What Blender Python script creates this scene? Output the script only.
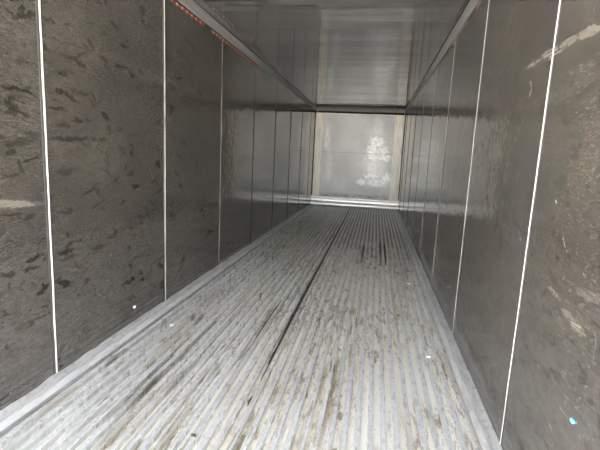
import bpy, bmesh, math, random
import numpy as np
from mathutils import Matrix, Vector

for o in list(bpy.data.objects):
    bpy.data.objects.remove(o)
S = bpy.context.scene
COL = S.collection
random.seed(4)

# ------------------------------------------------------------------ camera
# world: x across (0 = left wall), y into the container (camera at y = 0), z up (0 = top of floor bars)
W, H, L = 2.29, 2.5425, 11.33
Y0 = -0.25                      # door end
CAM = np.array([1.6414, 0.0, 1.2911])
PITCH, YAW, ROLL, FPX = 0.16098, -0.16745, -0.04773, 425.4


def cam_axes():
    cp, sp, cy, sy, cr, sr = (math.cos(PITCH), math.sin(PITCH), math.cos(YAW),
                              math.sin(YAW), math.cos(ROLL), math.sin(ROLL))
    f = np.array([sy * cp, cy * cp, -sp])
    rt = np.array([cy, -sy, 0.0])
    dn = np.cross(f, rt)
    return cr * rt + sr * dn, -sr * rt + cr * dn, f


AX = cam_axes()


def at(px, py, axis, val):
    """the point where the ray of a photo pixel meets the plane world[axis] = val"""
    d = (px - 300) / FPX * AX[0] + (py - 225) / FPX * AX[1] + AX[2]
    t = (val - CAM[axis]) / d[axis]
    return CAM + t * d


cd = bpy.data.cameras.new('camera')
cam = bpy.data.objects.new('camera', cd)
COL.objects.link(cam)
r_, d_, f_ = (Vector(a) for a in AX)
m = Matrix((r_, -d_, -f_)).transposed().to_4x4()
m.translation = Vector(CAM)
cam.matrix_world = m
cd.sensor_width = 36.0
cd.lens = FPX / 600 * 36
cd.clip_start = 0.02
S.camera = cam

# ------------------------------------------------------------------ light: clear day outside the open doors, sun high behind the container's front end
w = bpy.data.worlds.new('hazy_sky')
S.world = w
w.use_nodes = True
bg = w.node_tree.nodes['Background']
sky = w.node_tree.nodes.new('ShaderNodeTexSky')
sky.sky_type = 'NISHITA'
sky.sun_disc = False
sky.sun_elevation = math.radians(49)
sky.sun_rotation = math.radians(-25)
sky.air_density = 1.0
sky.dust_density = 4.0
sky.ozone_density = 1.0
hs = w.node_tree.nodes.new('ShaderNodeHueSaturation')
hs.inputs['Saturation'].default_value = 0.25
w.node_tree.links.new(sky.outputs[0], hs.inputs['Color'])
w.node_tree.links.new(hs.outputs[0], bg.inputs[0])
bg.inputs[1].default_value = 0.18
sd = bpy.data.lights.new('sun', 'SUN')
sd.energy = 15.0
sd.angle = 0.0093
sd.color = (1.0, 0.955, 0.89)
sun = bpy.data.objects.new('sun', sd)
COL.objects.link(sun)
sun.rotation_euler = Vector((0.35, -0.75, -0.95)).to_track_quat('-Z', 'Y').to_euler()
S.view_settings.view_transform = 'Standard'
S.view_settings.look = 'None'
S.view_settings.gamma = 1
S.view_settings.use_curve_mapping = False
S.view_settings.exposure = 4.6
S.cycles.max_bounces = 20
S.cycles.glossy_bounces = 16
S.cycles.diffuse_bounces = 8


# ------------------------------------------------------------------ node helpers
class NT:
    def __init__(self, name):
        self.m = bpy.data.materials.new(name)
        self.m.use_nodes = True
        self.t = self.m.node_tree
        self.bsdf = self.t.nodes['Principled BSDF']
        self._pos = None

    def new(self, kind, **kw):
        n = self.t.nodes.new(kind)
        for k, v in kw.items():
            setattr(n, k, v)
        return n

    def put(self, sock, v):
        if isinstance(v, bpy.types.NodeSocket):
            self.t.links.new(v, sock)
        elif isinstance(v, (tuple, list)) and sock.type == 'RGBA' and len(v) == 3:
            sock.default_value = (*v, 1)
        else:
            sock.default_value = v

    def pos(self):
        if self._pos is None:
            self._pos = self.new('ShaderNodeNewGeometry').outputs['Position']
        return self._pos

    def map(self, vec, loc=(0, 0, 0), rot=(0, 0, 0), scale=(1, 1, 1), kind='POINT'):
        n = self.new('ShaderNodeMapping', vector_type=kind)
        self.put(n.inputs[0], vec)
        n.inputs[1].default_value = loc
        n.inputs[2].default_value = rot
        n.inputs[3].default_value = scale
        return n.outputs[0]

    def noise(self, vec, scale=5, detail=3, rough=0.55, color=False, dist=0.0):
        n = self.new('ShaderNodeTexNoise')
        self.put(n.inputs['Vector'], vec)
        n.inputs['Scale'].default_value = scale
        n.inputs['Detail'].default_value = detail
        n.inputs['Roughness'].default_value = rough
        n.inputs['Distortion'].default_value = dist
        return n.outputs['Color' if color else 'Fac']

    def rng(self, v, a, b, c=0.0, d=1.0, smooth=True):
        n = self.new('ShaderNodeMapRange', interpolation_type='SMOOTHSTEP' if smooth else 'LINEAR')
        self.put(n.inputs[0], v)
        for i, x in enumerate((a, b, c, d)):
            n.inputs[i + 1].default_value = x
        return n.outputs[0]

    def math(self, op, a, b=0.0, clamp=False):
        n = self.new('ShaderNodeMath', operation=op)
        n.use_clamp = clamp
        self.put(n.inputs[0], a)
        self.put(n.inputs[1], b)
        return n.outputs[0]

    def vmath(self, op, a, b=(0, 0, 0), scale=None):
        n = self.new('ShaderNodeVectorMath', operation=op)
        self.put(n.inputs[0], a)
        if op == 'SCALE':
            n.inputs['Scale'].default_value = scale
        elif op != 'LENGTH':
            self.put(n.inputs[1], b)
        return n.outputs['Value' if op == 'LENGTH' else 0]

    def mix(self, fac, a, b):
        n = self.new('ShaderNodeMix', data_type='RGBA')
        self.put(n.inputs[0], fac)
        self.put(n.inputs[6], a)
        self.put(n.inputs[7], b)
        return n.outputs[2]

    def bump(self, h, dist, strength=1.0, normal=None):
        n = self.new('ShaderNodeBump')
        n.inputs['Strength'].default_value = strength
        self.put(n.inputs['Distance'], dist)
        self.put(n.inputs['Height'], h)
        if normal is not None:
            self.put(n.inputs['Normal'], normal)
        return n.outputs[0]

    def swizzle(self, order):
        s = self.new('ShaderNodeSeparateXYZ')
        self.put(s.inputs[0], self.pos())
        c = self.new('ShaderNodeCombineXYZ')
        for i, ch in enumerate(order):
            if ch in 'xyz':
                self.put(c.inputs[i], s.outputs['xyz'.index(ch)])
        return c.outputs[0]

    def marks(self, vec, lst):
        """stains and painted-in reflections with a shape of their own; lst of (u, v, half length, half width, angle, strength)"""
        out = None
        for (u, v, a, b, ang, st) in lst:
            q = self.map(vec, (u, v, 0), (0, 0, ang), (a, b, 1), 'TEXTURE')
            q = self.vmath('LENGTH', q)
            q = self.rng(q, 1.15, 0.55, 0.0, st)
            out = q if out is None else self.math('MAXIMUM', out, q)
        return out

    def set(self, **kw):
        for k, v in kw.items():
            self.put(self.bsdf.inputs[k.replace('_', ' ')], v)
        return self.m


def wall_marks(lst, wx):
    """photo segments (x0, y0, x1, y1, half width px, strength) -> marks in wall coordinates (y, z)"""
    out = []
    for (x0, y0, x1, y1, hw, st) in lst:
        a, b = at(x0, y0, 0, wx), at(x1, y1, 0, wx)
        c = (a + b) / 2
        n = at((x0 + x1) / 2, (y0 + y1) / 2 + 1, 0, wx)
        per = abs(n[2] - at((x0 + x1) / 2, (y0 + y1) / 2, 0, wx)[2])
        ln = math.hypot(b[1] - a[1], b[2] - a[2]) / 2
        out.append((c[1], c[2], max(ln, hw * per) * 1.1, hw * per * 1.25, math.atan2(b[2] - a[2], b[1] - a[1]), min(1, st * 1.45)))
    return out


def floor_marks(lst, z=0.0):
    """photo segments -> marks in floor coordinates (x, y); half width in metres"""
    out = []
    for (x0, y0, x1, y1, hw, st) in lst:
        a, b = at(x0, y0, 2, z), at(x1, y1, 2, z)
        c = (a + b) / 2
        ln = math.hypot(b[0] - a[0], b[1] - a[1]) / 2
        out.append((c[0], c[1], max(ln, hw), hw, math.atan2(b[1] - a[1], b[0] - a[0]), st))
    return out


# ------------------------------------------------------------------ materials
LEFT_DARK = [
    (6, 8, 14, 17, 2, .5), (12, 18, 36, 14, 3, .55), (42, 17, 57, 23, 1.5, .7), (60, 22, 74, 26, 1.3, .55),
    (44, 37, 92, 51, 1.2, .35), (88, 38, 94, 50, 2.2, .6), (72, 58, 86, 68, 2.2, .7), (56, 71, 69, 75, 2, .75),
    (2, 86, 20, 88, 2.2, .7), (18, 88, 36, 95, 2.2, .7), (6, 97, 18, 99, 2.5, .5), (10, 104, 17, 116, 4, .5),
    (54, 90, 64, 92, 3, .6), (62, 92, 80, 104, 2.2, .7), (90, 91, 97, 103, 2, .6), (89, 98, 95, 106, 2, .55),
    (47, 106, 68, 110, 1.8, .6), (56, 126, 72, 126, 2.5, .5), (52, 138, 90, 140, 2.5, .6), (20, 130, 44, 139, 3, .35),
    (2, 146, 28, 142, 3, .45), (4, 153, 16, 153, 4, .5), (22, 162, 40, 155, 1.5, .85), (17, 160, 23, 175, 3, .5),
    (0, 175, 22, 175, 1.5, .5), (54, 172, 74, 172, 4, .45), (61, 164, 65, 172, 3, .4), (22, 218, 33, 219, 3, .65),
    (56, 213, 76, 210, 2, .55), (67, 206, 71, 212, 2, .5), (82, 196, 98, 186, 1.6, .7), (90, 210, 106, 199, 1.0, .95),
    (96, 188, 100, 196, 2.5, .6), (56, 255, 76, 249, 2, .6), (60, 260, 75, 255, 2, .5), (67, 230, 68, 238, 2, .5),
    (24, 271, 40, 265, 1.4, .6), (5, 275, 16, 273, 2.5, .55), (9, 282, 10, 290, 2, .5), (2, 241, 14, 242, 1.3, .5),
    (0, 312, 12, 314, 1.6, .5), (90, 250, 104, 246, 2.5, .5), (107, 148, 109, 180, 1.4, .5), (101, 113, 110, 121, 3, .6),
    (108, 125, 110, 135, 2, .6), (98, 139, 106, 140, 2, .6), (116, 145, 127, 155, 3, .4), (138, 70, 143, 75, 3, .45),
    (136, 82, 144, 86, 2.5, .45), (154, 45, 160, 52, 3, .4), (86, 38, 92, 44, 2, .6), (98, 53, 110, 66, 2.5, .5),
    (152, 84, 158, 86, 3, .4), (104, 0, 107, 2, 3, .7), (143, 205, 151, 221, 2, .5), (128, 228, 134, 227, 2, .5),
    (169, 215, 176, 215, 2, .5), (150, 265, 156, 262, 1.5, .35), (128, 263, 144, 253, 1.5, .35), (92, 229, 104, 230, 2, .4),
    (102, 170, 112, 176, 2, .5), (134, 137, 142, 134, 2, .35), (168, 86, 176, 88, 3, .4),
    (178, 160, 186, 157, 2, .4), (200, 142, 222, 141, 1.5, .5), (26, 323, 50, 313, 1.2, .4), (6, 345, 8, 348, 1.5, .5),
]
LEFT_LIGHT = [
    (-40, 204, 40, 204, 4, .85), (2, 203, 26, 204, 3, .5), (60, 269, 83, 270, 1.2, .25),
    (147, 160, 153, 180, .8, .3), (20, 104, 60, 113, 1, .12),
]
RIGHT_DARK = [
    (553, 252, 560, 261, 1.6, .8), (549, 272, 551, 275, 2, .5), (538, 272, 539, 277, 1.5, .5), (552, 217, 555, 219, 2, .6),
    (562, 120, 568, 126, 3, .5), (575, 100, 600, 80, 5, .3), (592, 229, 606, 233, 1.2, .8), (581, 250, 594, 255, 1.2, .7),
    (593, 265, 602, 267, 1.2, .7), (568, 338, 581, 350, .9, .8), (590, 322, 600, 328, 2, .5), (565, 200, 571, 206, 3, .4),
    (540, 45, 600, 24, 4, .2), (520, 90, 545, 100, 4, .25), (585, 212, 588, 214, 1.5, .5), (550, 209, 551, 210, 1.5, .6),
    (460, 75, 500, 90, 6, .2), (576, 60, 600, 46, 5, .35), (560, 175, 562, 190, 3, .35),
]
RIGHT_LIGHT = [
    (524, 70, 545, 56, 3, .5), (540, 58, 560, 48, 4, .6), (558, 48, 580, 36, 4, .7), (575, 38, 604, 26, 5, .75),
    (545, 62, 575, 40, 1.5, .6), (561, 308, 576, 324, 4, .4), (568, 316, 586, 337, 6.5, .5), (558, 318, 562, 322, 4, .3), (575, 315, 597, 336, 3, .3),
    (547, 285, 560, 300, 3.0, .45), (529, 98, 532, 87, 1.1, .9), (532, 87, 530, 80, .9, .7), (555, 198, 557, 204, 1.5, .6),
    (519, 228, 522, 250, 2, .35), (575, 292, 604, 300, 6, .25), (497, 325, 499, 345, .7, .3), (499, 345, 506, 360, .7, .3),
    (592, 365, 598, 330, .6, .4), (562, 227, 565, 250, 1, .4), (538, 366, 539, 370, 2, .4), (583, 272, 584, 275, 1, .6),
    (550, 420, 552, 450, 6, .25), (565, 75, 600, 60, 3, .15), (470, 140, 490, 165, 8, .12),
]
RIGHT_TAN = [(575, 172, 592, 171, 4, .16), (560, 200, 600, 120, 10, .08), (566, 430, 571, 415, 3, .15), (486, 125, 492, 190, 5, .22)]  # tan patches; the last upright one paints in the cream channel's reflection


def wall_material(name, dark, light, tan, seed, wave, smudge, vs, fs, fr, worn):
    n = NT(name)
    v = n.swizzle('yz-')                               # (along, up, 0)
    sh = n.map(v, (seed, seed * .7, 0))
    jit = n.vmath('SCALE', n.vmath('SUBTRACT', n.noise(sh, 22, 4, .7, color=True), (.5, .5, .5)), scale=.07)
    vj = n.vmath('ADD', v, jit)
    # film of grime: broad cloudy tone, brushed fine grain, vertical wipe streaks
    big = n.noise(sh, 1.3, 4, .6)
    col = n.mix(n.rng(big, .32, .68), (.056, .049, .040), (.092, .081, .066))
    brush = n.noise(n.map(sh, scale=(2, 45, 1), rot=(0, 0, .04)), 3, 4, .7)
    vert = n.noise(n.map(sh, scale=(40, 1.6, 1)), 1.6, 4, .65)
    col = n.mix(n.rng(brush, .35, .75, 0, .45), col, (.070, .064, .056))
    col = n.mix(n.rng(vert, .45, .8, 0, vs), col, (.19, .180, .165))
    # scattered rubber smudges
    sm = n.noise(n.map(sh, rot=(0, 0, .35), scale=(7, 15, 1)), 1.0, 4, .62, dist=.6)
    reg = n.rng(n.noise(sh, 2.3, 2), .38, .56)
    smk = n.math('MULTIPLY', n.rng(sm, .555, .64, 0, smudge), reg)
    dk = n.math('MAXIMUM', smk, n.marks(vj, dark)) if dark else smk
    # break the marks up like dry rubber
    dk = n.math('MULTIPLY', dk, n.rng(n.noise(n.map(sh, scale=(1, 2.2, 1)), 45, 3, .7), .3, .5, .45, 1.0))
    mot = n.noise(n.map(sh, rot=(0, 0, .5), scale=(1, 1.7, 1)), 11, 5, .72)
    col = n.mix(n.rng(mot, .42, .66, 0, .5), col, (.046, .041, .034))
    fine = n.noise(n.map(sh, rot=(0, 0, fr), scale=(1, 4.5, 1)), 30, 5, .8, dist=.4)
    col = n.mix(n.rng(fine, .47, .64, 0, fs), col, (.23, .215, .195))
    col = n.mix(n.math('MULTIPLY', dk, .97), col, (.014, .013, .010))
    vl = n.vmath('ADD', v, n.vmath('SCALE', jit, scale=.4))
    lt = n.math('MULTIPLY', n.marks(vl, light) if light else 0.0, n.rng(brush, .3, .6, .55, 1))
    col = n.mix(n.math('MULTIPLY', lt, n.rng(fine, .35, .6, .3, .66)), col, (.30, .27, .22))
    if tan:
        col = n.mix(n.marks(vj, tan), col, (.21, .15, .085))
    speck = n.noise(sh, 42, 2, .5)
    col = n.mix(n.rng(speck, .74, .80, 0, .5), col, (.4, .39, .37))
    rough = n.math('ADD', n.rng(big, .3, .7, .03, .06), n.math('MULTIPLY', dk, .22))
    rough = n.math('ADD', rough, n.math('MULTIPLY', lt, .3))
    rough = n.math('ADD', rough, n.rng(mot, .4, .7, 0, .05))
    rough = n.math('ADD', rough, n.rng(vert, .4, .8, 0, .06))
    b1 = n.noise(n.map(sh, scale=(1.0, 1.6, 1)), 4.5, 2, .45)
    nrm = n.bump(b1, wave)
    nrm = n.bump(n.noise(n.map(sh, scale=(1.0, 1.3, 1)), 13, 2, .5), wave * .28, normal=nrm)
    nrm = n.bump(n.noise(n.map(sh, scale=(1, 3, 1)), 40, 3, .6), .00022, normal=nrm)
    nrm = n.bump(n.noise(n.map(sh, rot=(0, 0, -.6), scale=(1, 1.6, 1)), 17, 3, .6, dist=1.6), fs * .0011, normal=nrm)
    return n.set(Base_Color=col, Roughness=rough, IOR=3.6 if worn > .8 else 2.7, Normal=nrm,
                 Specular_IOR_Level=n.math('MULTIPLY', n.rng(dk, 0, .9, .5, .02, False), n.math('MULTIPLY', n.rng(mot, .42, .68, 1, worn), n.rng(brush, .35, .7, 1, worn + .1))))


M = {}
SEAM = {'left': [0.684 + 1.238 * k for k in range(9)],        # 0.68, 1.92, 3.16 ...
        'right': [0.642 + 1.238 * k for k in range(9)]}


def panel_material(side, ya, yb, made={}):
    """one liner material per panel: same sheet, only the stains and painted-in reflections that lie on that panel"""
    wx = 0.0 if side == 'left' else W
    lists = []
    for lst in ((LEFT_DARK, LEFT_LIGHT, []) if side == 'left' else (RIGHT_DARK, RIGHT_LIGHT, RIGHT_TAN)):
        keep = [mk for mk in wall_marks(lst, wx) if mk[0] + mk[2] > ya - .05 and mk[0] - mk[2] < yb + .05]
        lists.append(keep)
    far = ya > 4.2                                  # deep inside, few loads have rubbed the sheet
    key = (side, far) if not any(lists) else (side, ya)
    if key not in made:
        made[key] = wall_material('scuffed_liner_' + side, *lists, *((3.1, .0018 if far else .0012, .12 if far else 1.0, .15, .12 if far else .32, .25) if side == 'left' else
                                   (11.7, .0030, .10 if far else .6, .28, .30, 1.25)), .88 if far else .58)
    return made[key]



n = NT('ceiling_liner')
v = n.swizzle('xyz')
st = n.noise(n.map(v, scale=(.25, 5, 1)), 1.6, 4, .6)
b = n.noise(v, 1.2, 3)
col = n.mix(n.rng(b, .3, .7), (.10, .095, .088), (.135, .13, .12))
col = n.mix(n.rng(st, .45, .7, 0, .7), col, (.055, .051, .046))
cm = [at(335, 38, 2, H), at(364, 38, 2, H)]
col = n.mix(n.marks(n.swizzle('xy-'), [(c[0], c[1], .035, .03, 0, 1) for c in cm]), col, (.015, .014, .012))
nrm = n.bump(n.noise(n.map(v, scale=(.12, 1, 1)), 1.0, 2, .6), .03)
nrm = n.bump(n.noise(n.map(v, scale=(.05, 1, 1)), 7, 3, .6), .0009, normal=nrm)
M['ceiling'] = n.set(Base_Color=col, Roughness=n.rng(st, .3, .7, .05, .10), IOR=2.05, Normal=nrm)

n = NT('white_sealant')
c = n.noise(n.map(n.pos(), scale=(3, 3, 1)), 9, 3)
M['sealant'] = n.set(Base_Color=n.mix(n.rng(c, .4, .75), (.80, .78, .74), (.55, .52, .46)), Roughness=.45)

n = NT('grimy_sealant')
c = n.noise(n.map(n.pos(), scale=(3, 3, 1)), 5, 4)
M['sealant_grimy'] = n.set(Base_Color=n.mix(n.rng(c, .4, .7), (.50, .46, .40), (.26, .23, .19)), Roughness=.5)
n = NT('blackened_sealant')
c = n.noise(n.map(n.pos(), scale=(3, 3, 1)), 3, 4)
M['sealant_dark'] = n.set(Base_Color=n.mix(n.rng(c, .55, .75), (.035, .03, .025), (.22, .19, .15)), Roughness=.6)
n = NT('joint_flange')
M['flange'] = n.set(Base_Color=n.mix(n.noise(n.pos(), 7), (.045, .042, .038), (.07, .066, .06)), Roughness=.6, IOR=1.4)

n = NT('grey_header')
M['header'] = n.set(Base_Color=n.mix(n.noise(n.map(n.pos(), scale=(1, 1, 12)), 4, 4), (.13, .125, .115), (.24, .23, .215)), Roughness=.5)
n = NT('aluminium_corner_moulding')
g = n.noise(n.map(n.pos(), scale=(20, .6, 20)), 2, 4)
M['moulding'] = n.set(Base_Color=n.mix(n.rng(g, .35, .7), (.30, .295, .285), (.44, .435, .42)), Roughness=.42, Metallic=.35)

n = NT('kerb_worn_aluminium')
g = n.noise(n.map(n.pos(), scale=(10, 1.5, 10)), 4, 5, .65)
M['kerb_worn'] = n.set(Base_Color=n.mix(n.rng(g, .4, .7), (.54, .535, .52), (.36, .355, .34)), Roughness=.45)
n = NT('kerb_aluminium')
g = n.noise(n.map(n.pos(), scale=(14, 2, 14)), 3, 5, .65)
s = n.noise(n.pos(), 34, 4, .7)
c = n.mix(n.rng(g, .35, .65), (.36, .36, .35), (.52, .515, .495))
c = n.mix(n.rng(s, .52, .7, 0, .8), c, (.22, .205, .18))
M['kerb'] = n.set(Base_Color=c, Roughness=.5, Metallic=.15, Normal=n.bump(s, .0015))

# floor bars: oxidised aluminium tops with brown tracks; cream floor pan below
STAIN = [
    (392, 238, 400, 262, .03, 0), (331, 300, 345, 318, .05, .55), (318, 300, 322, 330, .03, .5), (300, 308, 306, 322, .05, .4),
    (362, 244, 361, 258, .022, .95), (380, 240, 380, 262, .022, .95), (384, 243, 386, 258, .015, .8), (370, 246, 374, 250, .03, .55),
    (355, 240, 357, 252, .03, .45), (320, 262, 328, 268, .05, .35), (100, 425, 198, 345, .030, .55), (128, 420, 215, 345, .025, .5),
    (236, 366, 272, 310, .018, .85), (250, 398, 292, 320, .016, .55), (190, 360, 250, 300, .03, .35), (262, 318, 280, 300, .05, .4),
    (318, 395, 326, 365, .018, .25), (298, 405, 330, 330, .022, .25), (330, 430, 345, 345, .014, .3), (345, 400, 352, 330, .02, .2),
    (240, 280, 286, 240, .06, .25), (205, 305, 232, 285, .05, .3), (224, 292, 240, 282, .012, .7), (228, 281, 234, 277, .02, .9),
]
STAIN = [s for s in STAIN if s[5] > 0]
n = NT('floor_bar_aluminium')
v = n.swizzle('xy-')
vj = n.vmath('ADD', v, n.vmath('SCALE', n.vmath('SUBTRACT', n.noise(v, 30, 4, .7, color=True), (.5, .5, .5)), scale=.07))
sp = n.noise(n.map(v, scale=(1, .5, 1)), 85, 4, .75)
br = n.noise(n.map(v, scale=(16, .9, 1)), 1, 4, .6)
bg_ = n.noise(v, 1.1, 3)
blot = n.noise(n.map(v, scale=(2.2, .55, 1)), 16, 5, .7)
c = n.mix(n.rng(sp, .34, .62), (.70, .702, .705), (.80, .80, .79))
c = n.mix(n.rng(blot, .42, .68, 0, .8), c, (.50, .50, .50))
c = n.mix(n.rng(br, .50, .68, 0, .6), c, (.42, .36, .26))
rust = n.noise(n.map(v, loc=(4, 2, 0), scale=(1.5, .16, 1)), 26, 2, .5)
sx_ = n.new('ShaderNodeSeparateXYZ')
n.put(sx_.inputs[0], v)
patch = n.math('MULTIPLY', n.rng(n.noise(n.map(v, loc=(7, 1, 0), scale=(2.4, .6, 1)), 1.5, 3), .42, .60), n.rng(sx_.outputs[0], 1.9, 1.6, .15, 1))
c = n.mix(n.math('MULTIPLY', patch, n.rng(rust, .54, .66, 0, .75)), c, (.20, .15, .09))
c = n.mix(n.rng(bg_, .5, .68, 0, .3), c, (.42, .385, .32))
mk = n.math('MULTIPLY', n.marks(vj, floor_marks(STAIN)), n.rng(n.noise(v, 48, 4, .75), .32, .6, .15, 1))
c = n.mix(n.math('MULTIPLY', mk, .9), c, (.085, .062, .035))
M['bar'] = n.set(Base_Color=c, Roughness=n.rng(blot, .3, .7, .24, .36), Metallic=.2, IOR=2.0)

PAN = [
    (316, 400, 330, 352, .016, .5), (318, 448, 340, 350, .016, .6), (350, 420, 352, 330, .02, .5), (300, 405, 318, 345, .02, .55),
    (252, 395, 343, 218, .016, 1.0), (284, 405, 300, 370, .02, .5), (232, 434, 240, 415, .02, .4), (335, 449, 335, 440, .015, .8),
    (340, 415, 342, 405, .012, .9), (362, 244, 361, 262, .03, .9), (380, 240, 380, 266, .03, .9),
    (140, 405, 215, 345, .05, .5), (331, 300, 345, 320, .06, .5), (250, 398, 253, 392, .025, 1.0),
]
n = NT('cream_floor_pan')
v = n.swizzle('xy-')
vj = n.vmath('ADD', v, n.vmath('SCALE', n.vmath('SUBTRACT', n.noise(v, 30, 4, .7, color=True), (.5, .5, .5)), scale=.05))
g = n.noise(n.map(v, scale=(9, .7, 1)), 1, 4, .65)
s = n.noise(n.map(v, scale=(1, .6, 1)), 50, 3, .7)
c = n.mix(n.rng(g, .4, .75), (.96, .945, .87), (.82, .77, .66))
c = n.mix(n.rng(s, .60, .72, 0, .5), c, (.30, .21, .11))
rust = n.noise(n.map(v, loc=(4, 2, 0), scale=(1.2, .22, 1)), 22, 5, .75)
patch = n.rng(n.noise(n.map(v, loc=(7, 1, 0), scale=(2.4, .6, 1)), 1.5, 3), .36, .56)
c = n.mix(n.math('MULTIPLY', patch, n.rng(rust, .46, .62, 0, .85)), c, (.24, .16, .075))
mk = n.math('MULTIPLY', n.marks(vj, floor_marks(PAN)), n.rng(n.noise(v, 40, 4, .75), .25, .5, .4, 1))
c = n.mix(n.math('MULTIPLY', mk, .9), c, (.24, .155, .06))
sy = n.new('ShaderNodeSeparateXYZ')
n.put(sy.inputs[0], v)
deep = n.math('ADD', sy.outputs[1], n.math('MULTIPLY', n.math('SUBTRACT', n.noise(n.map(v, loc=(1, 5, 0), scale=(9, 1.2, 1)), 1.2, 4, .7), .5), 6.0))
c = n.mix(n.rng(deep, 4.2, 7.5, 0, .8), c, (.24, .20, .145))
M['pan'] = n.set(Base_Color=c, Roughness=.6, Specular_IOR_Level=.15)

n = NT('dark_filled_joint')
M['joint'] = n.set(Base_Color=n.mix(n.noise(n.map(n.pos(), scale=(1, .3, 1)), 20), (.018, .016, .013), (.05, .042, .032)), Roughness=.7)

n = NT('bulkhead_paint')
v = n.swizzle('xz-')
jit = n.vmath('SCALE', n.vmath('SUBTRACT', n.noise(v, 9, 5, .7, color=True), (.5, .5, .5)), scale=.22)
vj = n.vmath('ADD', v, jit)


def bk(px, py, rx, ry, st):
    a = at(px, py, 1, L)
    return (a[0], a[2], rx * .0268, ry * .0268, 0, st)


flake_glare = n.marks(vj, [bk(377, 142, 9, 6, 1), bk(372, 150, 6, 8, 1), bk(383, 152, 6, 7, .9), bk(386, 158, 5, 4, 1), bk(374, 158, 10, 2.2, 1),
                     bk(372, 169, 5, 8, .55), bk(361, 182, 5, 4, 1), bk(371, 176, 9, 3, .95), bk(377, 183, 11, 4, .8), bk(386, 178, 5, 6, .8),
                     bk(378, 128, 6, 12, .45), bk(376, 155, 13, 34, .25), bk(327.5, 138, 3, 14, .75), bk(329, 165, 3.5, 22, .4)])
fl = n.math('MULTIPLY', flake_glare, n.rng(n.noise(v, 14, 5, .75), .36, .56, .25, 1))
bgn = n.noise(v, 1.4, 4, .6)
c = n.mix(n.rng(bgn, .35, .65), (.55, .55, .54), (.67, .66, .635))
c = n.mix(n.rng(n.noise(n.map(v, scale=(7, .8, 1)), 2, 4, .65), .52, .75, 0, .4), c, (.42, .41, .385))
c = n.mix(fl, c, (.92, .92, .90))  # peeled paint, with the doorway's reflection painted in as paler colour
rim = n.math('MULTIPLY', n.rng(flake_glare, .4, .7), n.rng(n.noise(v, 13, 4, .8), .56, .64, 0, .6))
c = n.mix(rim, c, (.20, .17, .14))
low = n.noise(n.map(v, scale=(3, 9, 1)), 2, 4, .7)
zz = n.new('ShaderNodeSeparateXYZ')
n.put(zz.inputs[0], v)
c = n.mix(n.math('MULTIPLY', n.rng(zz.outputs[1], .40, .30), n.rng(low, .4, .6, .2, .75)), c, (.10, .085, .07))
rg = n.math('SUBTRACT', n.rng(bgn, .3, .7, .46, .40), n.math('MULTIPLY', fl, .15))
M['bulkhead'] = n.set(Base_Color=c, Roughness=rg, IOR=2.1, Normal=n.bump(n.noise(v, 16, 5, .7), n.math('MULTIPLY', flake_glare, .004)))

n = NT('cream_edge_channel')
v = n.swizzle('xz-')
g = n.noise(n.map(v, scale=(12, 1.2, 1)), 2, 5, .7)
c = n.mix(n.rng(g, .38, .7), (.90, .86, .76), (.66, .57, .44))
M['channel'] = n.set(Base_Color=c, Roughness=.40, IOR=2.1)

n = NT('kick_plate_white')
g = n.noise(n.map(n.pos(), scale=(2, 8, 8)), 3, 4, .7)
M['kick'] = n.set(Base_Color=n.mix(n.rng(g, .5, .8, 0, .7), (.92, .91, .88), (.74, .72, .68)), Roughness=.34, IOR=2.0, Metallic=.5)

n = NT('dark_plenum_and_shadow_gap')
M['plenum'] = n.set(Base_Color=(.02, .02, .02), Roughness=.8)
n = NT('red_load_line')
M['red'] = n.set(Base_Color=n.mix(n.noise(n.map(n.pos(), scale=(1, 1, 1)), 9, 3), (.33, .045, .03), (.16, .04, .03)), Roughness=.5)
n = NT('faded_red_load_line')
M['red_faded'] = n.set(Base_Color=n.mix(n.noise(n.pos(), 14, 3), (.17, .055, .045), (.10, .065, .055)), Roughness=.5)
n = NT('pale_dot')
M['dot'] = n.set(Base_Color=(.70, .60, .48), Roughness=.5)
n = NT('dull_dot')
M['dot_faded'] = n.set(Base_Color=(.22, .15, .125), Roughness=.5)
n = NT('added_yard_concrete')
M['yard'] = n.set(Base_Color=n.mix(n.noise(n.pos(), 2, 6, .7), (.30, .295, .28), (.40, .395, .38)), Roughness=.9)
n = NT('outer_skin')
M['skin'] = n.set(Base_Color=n.mix(n.noise(n.pos(), 2, 3), (.72, .73, .73), (.80, .80, .79)), Roughness=.5)
n = NT('white_scrap')
M['scrap'] = n.set(Base_Color=n.mix(n.noise(n.pos(), 90), (.97, .97, .96), (.90, .90, .88)), Roughness=.6)
n = NT('blue_plastic')
M['blue'] = n.set(Base_Color=n.mix(n.noise(n.pos(), 120), (.10, .38, .75), (.35, .62, .88)), Roughness=.4)
n = NT('dry_brown_dirt')
g = n.noise(n.map(n.pos(), scale=(1, 1.5, 1)), 22, 5, .75)
M['dirt_brown'] = n.set(Base_Color=n.mix(n.rng(g, .4, .65), (.13, .105, .065), (.42, .38, .29)), Roughness=.8)
n = NT('rubbery_dirt')
M['dirt'] = n.set(Base_Color=n.mix(n.noise(n.pos(), 120), (.05, .045, .03), (.11, .09, .05)), Roughness=.8)


# ------------------------------------------------------------------ mesh helpers
def link(name, bm, mat, parent=None, smooth=False):
    me = bpy.data.meshes.new(name)
    bmesh.ops.recalc_face_normals(bm, faces=bm.faces)
    bm.to_mesh(me)
    bm.free()
    me.materials.append(mat)
    if smooth:
        for p in me.polygons:
            p.use_smooth = True
    o = bpy.data.objects.new(name, me)
    COL.objects.link(o)
    if parent:
        o.parent = parent
    return o


def copy_to(o, loc, parent=None):
    c = o.copy()
    COL.objects.link(c)
    c.location = loc
    c.parent = parent if parent else o.parent
    return c


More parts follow.
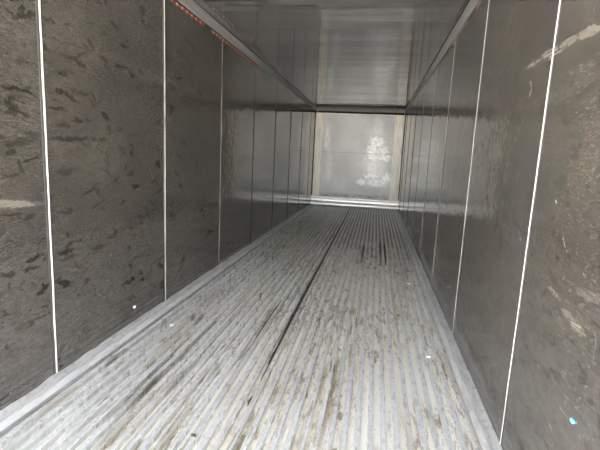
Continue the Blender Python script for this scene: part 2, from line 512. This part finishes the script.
def box(bm, x0, x1, y0, y1, z0, z1, bev=0.0):
    vs = [bm.verts.new((x, y, z)) for x in (x0, x1) for y in (y0, y1) for z in (z0, z1)]
    fs = []
    for f in ((0, 1, 3, 2), (4, 6, 7, 5), (0, 4, 5, 1), (2, 3, 7, 6), (0, 2, 6, 4), (1, 5, 7, 3)):
        fs.append(bm.faces.new([vs[i] for i in f]))
    if bev:
        es = list({e for f in fs for e in f.edges})
        bmesh.ops.bevel(bm, geom=es, offset=bev, segments=2, profile=.5, affect='EDGES')
    return vs


def extrude_y(bm, prof, ya, yb, steps=1, jitter=None):
    """closed profile [(x, z)] swept along y"""
    rings = []
    for k in range(steps + 1):
        y = ya + (yb - ya) * k / steps
        rings.append([bm.verts.new((x, y, z + (jitter(i, y) if jitter else 0))) for i, (x, z) in enumerate(prof)])
    m_ = len(prof)
    for k in range(steps):
        for i in range(m_):
            bm.faces.new((rings[k][i], rings[k][(i + 1) % m_], rings[k + 1][(i + 1) % m_], rings[k + 1][i]))
    bm.faces.new(rings[0])
    bm.faces.new(rings[-1][::-1])


def extrude_x(bm, prof, xa, xb):
    """closed profile [(y, z)] swept along x"""
    a = [bm.verts.new((xa, y, z)) for y, z in prof]
    b_ = [bm.verts.new((xb, y, z)) for y, z in prof]
    m_ = len(prof)
    for i in range(m_):
        bm.faces.new((a[i], a[(i + 1) % m_], b_[(i + 1) % m_], b_[i]))
    bm.faces.new(a)
    bm.faces.new(b_[::-1])


def struct(o, label, cat):
    o['kind'] = 'structure'
    o['label'] = label
    o['category'] = cat
    return o


YB = L + 0.42            # back of the plenum behind the bulkhead
PANZ = -0.038            # floor pan under the bars

# ------------------------------------------------------------------ unseen yard, added outside the doors to bounce daylight inside
bm = bmesh.new()
box(bm, -14, 16, -22, 14, -0.42, -0.30)
struct(link('ground', bm, M['yard']), 'unseen grey concrete yard added outside the open doors to bounce light in', 'ground')

# ------------------------------------------------------------------ floor: cream pan, dark joint, T bars
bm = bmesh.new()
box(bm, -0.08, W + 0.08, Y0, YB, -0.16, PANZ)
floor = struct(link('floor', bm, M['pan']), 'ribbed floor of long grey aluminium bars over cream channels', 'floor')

PITCHX = 0.0615
XG = 1.680                                       # one groove centre
HEAD = 0.0148                                    # half width of a bar head
prof = [(-.006, PANZ - .002), (.006, PANZ - .002), (.0055, -.009), (HEAD - .001, -.0065), (HEAD, -.004), (HEAD - .0015, 0),
        (.006, .0004), (-.006, .0004), (-HEAD + .0015, 0), (-HEAD, -.004), (-HEAD + .001, -.0065), (-.0055, -.009)]
bm = bmesh.new()
extrude_y(bm, prof, Y0, L + .30)
first = None
k0 = int((XG - .09) / PITCHX)
xs = [XG + PITCHX * (k + .5) for k in range(-k0 - 2, 12)]
xs = [x for x in xs if .075 < x - HEAD and x + HEAD < W - .065]
for x in xs:
    if first is None:
        first = link('floor_bar', bm, M['bar'], floor)
        first.location = (x, 0, 0)
    else:
        copy_to(first, (x, 0, 0), floor)

STREAKS = [(-2, 5.65, 6.6, 11), (2, 5.95, 7.1, 12), (3, 5.4, 6.9, 13), (0, 6.2, 6.5, 14)]


def packed_dirt(k, ya, yb, label, seed, fill=.010, mat='joint'):
    """black dirt packed into one groove, thinning out towards the near end"""
    rng = random.Random(seed)
    xg = XG + k * PITCHX
    bm = bmesh.new()
    N = max(8, int((yb - ya) / .06))
    rings = []
    for i in range(N + 1):
        y = ya + (yb - ya) * i / N
        t = min(1.0, (y - ya) / .9, (yb - y) / .5 + .05)
        hw = .0155 * (.45 + .55 * t) * rng.uniform(.75, 1.05)
        sh = rng.uniform(-.003, .003) * (1.2 - t)
        top = PANZ + .004 + fill * t * rng.uniform(.6, 1.1)
        rings.append([bm.verts.new((xg + sh + a_ * hw, y, z)) for a_, z in ((-1, PANZ - .001), (-.75, top), (.75, top), (1, PANZ - .001))])
    for r0, r1 in zip(rings[:-1], rings[1:]):
        for j in range(4):
            bm.faces.new((r0[j], r0[(j + 1) % 4], r1[(j + 1) % 4], r1[j]))
    bm.faces.new(rings[0])
    bm.faces.new(rings[-1][::-1])
    o = link('packed_dirt', bm, M[mat], floor)
    o['label'] = label


packed_dirt(-10, at(262, 375, 2, 0)[1], L + .2, 'long black streak of dirt packed in one floor channel', 1, .027)
for k_, ya, yb, sd_ in STREAKS:
    packed_dirt(k_, ya, yb, 'short black greasy streak in a far floor channel', sd_, .034)
packed_dirt(-10, at(250, 400, 2, 0)[1], at(254, 391, 2, 0)[1], 'dark clump of dirt in a floor channel', 2)
packed_dirt(-13, 2.38, 3.75, 'short dark streak of dirt in a floor channel', 3)
packed_dirt(-20, 1.30, 2.75, 'brown dirt filling a floor channel near the left kerb', 4, .021, 'dirt_brown')
packed_dirt(-19, 1.35, 3.30, 'brown dirt filling a floor channel near the left kerb', 5, .021, 'dirt_brown')

# ------------------------------------------------------------------ side walls

def side_wall(side):
    left = side == 'left'
    sx = 1 if left else -1
    x = 0.0 if left else W
    bm = bmesh.new()
    xa, xb = sorted((x - sx * .012, x - sx * .09))
    box(bm, xa, xb, Y0, YB, -.16, H + .09)
    root = struct(link('wall_' + side, bm, M['skin']),
                  'left container side wall of dark scuffed grey panels with black smudges' if left else
                  'right container side wall of wavy reflective grey panels with pale scrapes', 'wall')
    edges = [Y0] + SEAM[side] + [YB]
    shared = {}
    for a, b_ in zip(edges[:-1], edges[1:]):
        mat = panel_material(side, a, b_)
        key = (round(b_ - a, 4), mat.name)
        if key in shared:
            copy_to(shared[key], (0, a, 0), root)
            continue
        bm = bmesh.new()
        pa, pb = sorted((x, x - sx * .012))
        box(bm, pa, pb, 0.0015, b_ - a - .0015, -.06, H + .01)
        shared[key] = link('wall_panel', bm, mat, root)
        shared[key].location = (0, a, 0)
    # joint strips: a flat flange with a bead of white sealant down its edge
    bm = bmesh.new()
    fa, fb = sorted((x - sx * .001, x + sx * .0025))
    box(bm, fa, fb, *((-.022, .006) if left else (-.008, .008)), .03, H - .07, .001)
    fl0 = link('joint_flange', bm, M['flange'], root)
    def bead(half, mat, seed):
        bm = bmesh.new()
        rng = random.Random(seed)
        rings = []
        for k in range(26):
            z = .045 + (H - .085 - .045) * k / 25
            dx = rng.uniform(-.0012, .0012)
            wd = half + rng.uniform(-.001, .001)
            ring = []
            for t in range(6):
                an = math.pi * t / 5
                ring.append(bm.verts.new((x + sx * (.002 + .55 * half * math.sin(an)), dx - wd * math.cos(an), z)))
            rings.append(ring)
        for r0, r1 in zip(rings[:-1], rings[1:]):
            for t in range(5):
                bm.faces.new((r0[t], r0[t + 1], r1[t + 1], r1[t]))
        return link('sealant_bead', bm, mat, root, smooth=True)

    near = bead(.0060 if left else .0044, M['sealant'], 3 if left else 8)
    mid = bead(.0050 if left else .0040, M['sealant'], 4 if left else 9)
    dim = bead(.0048, M['sealant_grimy'], 5 if left else 10)
    far = bead(.0060, M['sealant_dark'], 6 if left else 11)
    kinds = [near, near, mid, dim, far, far, far, far, far] if left else [near, near, mid, dim, dim, dim, far, far, far]
    used = set()
    for i, y in enumerate(SEAM[side]):
        f = fl0 if i == 0 else copy_to(fl0, (0, 0, 0))
        b2 = kinds[i] if kinds[i] not in used else copy_to(kinds[i], (0, 0, 0))
        used.add(kinds[i])
        f.location = (0, y, 0)
        b2.location = (0, y, 0)
    # red load line under the ceiling moulding
    zl = H - .112
    if left:
        runs = [(1.93, at(204, 27, 0, x)[1]), (at(211, 33, 0, x)[1], at(262, 72, 0, x)[1])]
    else:
        runs = [(1.89, at(476, 14, 0, x)[1]), (at(467, 28, 0, x)[1], at(452, 50, 0, x)[1])]
    for (ya, yb) in runs:
        bm = bmesh.new()
        la, lb = sorted((x, x + sx * .001))
        box(bm, la, lb, ya, yb, zl - .016, zl + .016)
        o = link('load_line', bm, M['red' if left else 'red_faded'], root)
        o['label'] = 'faded red load line tape with pale dots'
        y = ya + .06
        while y < yb - .04:
            bm = bmesh.new()
            bmesh.ops.create_circle(bm, cap_ends=True, segments=10, radius=.011,
                                    matrix=Matrix.Translation((x + sx * .0014, y, zl)) @ Matrix.Rotation(math.pi / 2, 4, 'Y')
                                    @ Matrix.Diagonal((1, 1.6, 1, 1)))
            link('dot', bm, M['dot' if left else 'dot_faded'], o)
            y += .092
    return root


wl = side_wall('left')
wr = side_wall('right')

# ------------------------------------------------------------------ ceiling in sheets
bm = bmesh.new()
box(bm, -.09, W + .09, Y0, YB, H + .012, H + .09)
ceil = struct(link('ceiling', bm, M['skin']), 'glossy dark grey ceiling with cross ripples mirroring the front wall', 'ceiling')
ce = [Y0, 2.0, 4.05, 7.7, YB]
for a, b_ in zip(ce[:-1], ce[1:]):
    bm = bmesh.new()
    box(bm, .0, W, a + .001, b_ - .001, H, H + .012)
    link('ceiling_panel', bm, M['ceiling'], ceil)

# ------------------------------------------------------------------ mouldings between walls and ceiling
YM = at(280, 76, 0, 0.0)[1]                      # where the wide moulding on the left ends
for i, (x, sx, runs) in enumerate(((0.0, 1, ((Y0, YM, .022, .084), (YM, YB, .020, .058))),
                                   (W, -1, ((Y0, YM, .022, .084), (YM, YB, .020, .070))))):
    bm = bmesh.new()
    for (ya, yb, sw, sh) in runs:
        extrude_y(bm, [(x, H), (x, H - sh), (x + sx * .004, H - sh), (x + sx * .010, H - sh * .62), (x + sx * sw, H - .006), (x + sx * sw, H)], ya, yb)
    struct(link('trim_%d' % (i + 1), bm, M['moulding']),
           'grey metal corner moulding between %s wall and ceiling' % ('left' if sx > 0 else 'right'), 'trim')
    bm = bmesh.new()
    box(bm, *sorted((x + sx * .022, x + sx * .034)), Y0, YM, H - .003, H + .001)
    g = link('shadow_gap', bm, M['plenum'])  # black strip put in for the shaded gap along the moulding
    g.parent = bpy.data.objects['trim_%d' % (i + 1)]
    g['label'] = 'dark strip standing in for the shadow gap beside the moulding'

# ------------------------------------------------------------------ kerbs along the floor edges
for i, (x, sx) in enumerate(((0.0, 1), (W, -1))):
    rng = random.Random(20 + i)
    N = 200
    js = [rng.uniform(-.006, .007) * (1 if i == 0 else .35) for _ in range(N + 1)]
    for a in range(1, N):
        if rng.random() < .6:
            js[a] = js[a - 1]

    def jit(j, y, js=js):
        return js[int(round((y - Y0) / (YB - Y0) * N))] if j in (1, 2) else 0
    bm = bmesh.new()
    extrude_y(bm, [(x, PANZ - .002), (x, .050), (x + sx * .006, .051), (x + sx * .044, .030), (x + sx * .050, .030), (x + sx * .072, .006),
                   (x + sx * .072, PANZ - .002)], Y0, L + .1, N, jit)
    o = struct(link('trim_%d' % (i + 3), bm, M['kerb']),
               'pale sloped metal kerb along the foot of the %s wall' % ('left' if sx > 0 else 'right'), 'trim')
    o.data.materials.append(M['kerb_worn'])
    for p in o.data.polygons:
        if sx * (p.center.x - x) > .045 and p.center.z > .005:
            p.material_index = 1

# ------------------------------------------------------------------ front bulkhead
bm = bmesh.new()
box(bm, -.09, W + .09, YB, YB + .08, -.16, H + .09)
front = struct(link('wall_front', bm, M['plenum']), 'pale front bulkhead with flaking white patches, a painted-in doorway reflection and an air slot on top', 'wall')
ZT = H - .125            # top edge, leaving the return air slot
ZK = .265                # top of the kick plate
XA, XB = .014, .215      # left cream channel
XC, XD = W - .245, W - .012
ZM = at(355, 153, 1, L)[2]
for z0, z1 in ((ZK, ZM - .002), (ZM + .002, ZT)):
    bm = bmesh.new()
    box(bm, .02, W - .02, L, L + .02, z0, z1, .002)
    link('bulkhead_panel', bm, M['bulkhead'], front)
for a, b_ in ((XA, XB), (XC, XD)):
    bm = bmesh.new()
    box(bm, a, b_, L - .018, L + .001, ZK, ZT + .004, .004)
    o = link('edge_channel', bm, M['channel'], front)
    o['label'] = 'cream upright channel'
for a, b_ in ((0.0, XA - .002), (XD + .002, W)):
    bm = bmesh.new()
    box(bm, a, b_, L + .004, L + .03, ZK, ZT)
    link('corner_gasket', bm, M['joint'], front)
bm = bmesh.new()
box(bm, .0, W, L - .01, L + .03, H - .066, H, .003)
link('header_strip', bm, M['header'], front)
bm = bmesh.new()
box(bm, .02, W - .02, L - .03, L + .02, ZT - .014, ZT + .010, .004)
link('top_lip', bm, M['channel'], front)
bm = bmesh.new()
prof = [(L + .07, ZK)]
for t in range(9):                                   # upper bead
    an = math.pi * t / 8
    prof.append((L - .005 - .055 * math.sin(an), ZK - .042 + .042 * math.cos(an)))
prof += [(L + .055, ZK - .086), (L + .055, ZK - .124)]   # dark recess
for t in range(10):                                  # lower roll
    an = math.pi * t / 9 * .80
    prof.append((L - .02 - .085 * math.sin(an), .065 + .074 * math.cos(an)))
prof += [(L - .06, .002), (L + .07, .002)]
extrude_x(bm, prof, 0.001, W - .001)
o = link('kick_plate', bm, M['kick'], front)
o['label'] = 'white rounded kick plate at the foot of the bulkhead'


# ------------------------------------------------------------------ small litter
def scrap(name, p, size, mat, label, cat, group=None, nrm='z', seed=0):
    rng = random.Random(seed)
    bm = bmesh.new()
    k = 7
    top, bot = [], []
    for i in range(k):
        a = 2 * math.pi * i / k
        r = size * rng.uniform(.75, 1.15)
        x_, y_ = r * math.cos(a) * 1.25, r * math.sin(a) * .8
        h = rng.uniform(.002, .006)
        top.append((x_, y_, h + .002))
        bot.append((x_ * .95, y_ * .95, 0))

    def tr(q):
        if nrm == 'z':
            return q
        return (-q[2], q[0], q[1]) if nrm == '-x' else (q[2], q[0], q[1])
    tv = [bm.verts.new(tr(q)) for q in top]
    bv = [bm.verts.new(tr(q)) for q in bot]
    c = bm.verts.new(tr((0, 0, .009)))
    for i in range(k):
        j = (i + 1) % k
        bm.faces.new((tv[i], tv[j], c))
        bm.faces.new((bv[i], bv[j], tv[j], tv[i]))
    bm.faces.new(bv[::-1])
    o = link(name, bm, mat)
    o.location = p
    o['label'] = label
    o['category'] = cat
    if group:
        o['group'] = group
    return o


def bar_top(px, py):
    """the top of the floor bar nearest to a photo pixel"""
    p = at(px, py, 2, 0.0)
    x = min(xs, key=lambda q: abs(q - p[0]))
    return (x, p[1], .0004)


G = 'white scraps lying on the floor'
for i, (px, py, s, lab) in enumerate((
        (431.5, 357.5, .014, 'white paper scrap on a floor bar beside the right kerb, nearest the camera'),
        (168, 325, .018, 'larger white paper scrap nearest the camera on the left side of floor'),
        (174.5, 325, .010, 'smaller white paper scrap just right of the larger left one'),
        (241, 267, .020, 'white paper scrap halfway down the floor beside the left kerb'),
        (246, 267.5, .010, 'tiny white crumb right of the scrap halfway down left side'),
        (277, 239, .022, 'white paper scrap far down the left side of the floor'),
        (410, 284, .016, 'white paper scrap beside the right kerb, a little nearer than the dark stains'),
        (401, 249.5, .020, 'white paper scrap beside the right kerb, level with the dark stains'),
        (395, 230, .026, 'small white scrap near the far right end of the floor'))):
    scrap('paper_scrap', bar_top(px, py), s, M['scrap'], lab, 'paper scrap', G, seed=i)
p = at(573, 421, 0, W)
scrap('blue_sticker', p, .010, M['blue'], 'tiny bright blue plastic bit stuck low on right wall', 'sticker', nrm='-x', seed=31)
p = at(134, 307, 0, 0.0)
scrap('paint_chip', p, .012, M['scrap'], 'small white paint chip stuck low on the left wall', 'paint chip', nrm='x', seed=33)
p = at(199.5, 437, 2, 0.0)
scrap('dirt_clump', bar_top(199.5, 437), .010, M['dirt'], 'small dark dirt clump on a near left floor bar', 'dirt clump', seed=35)
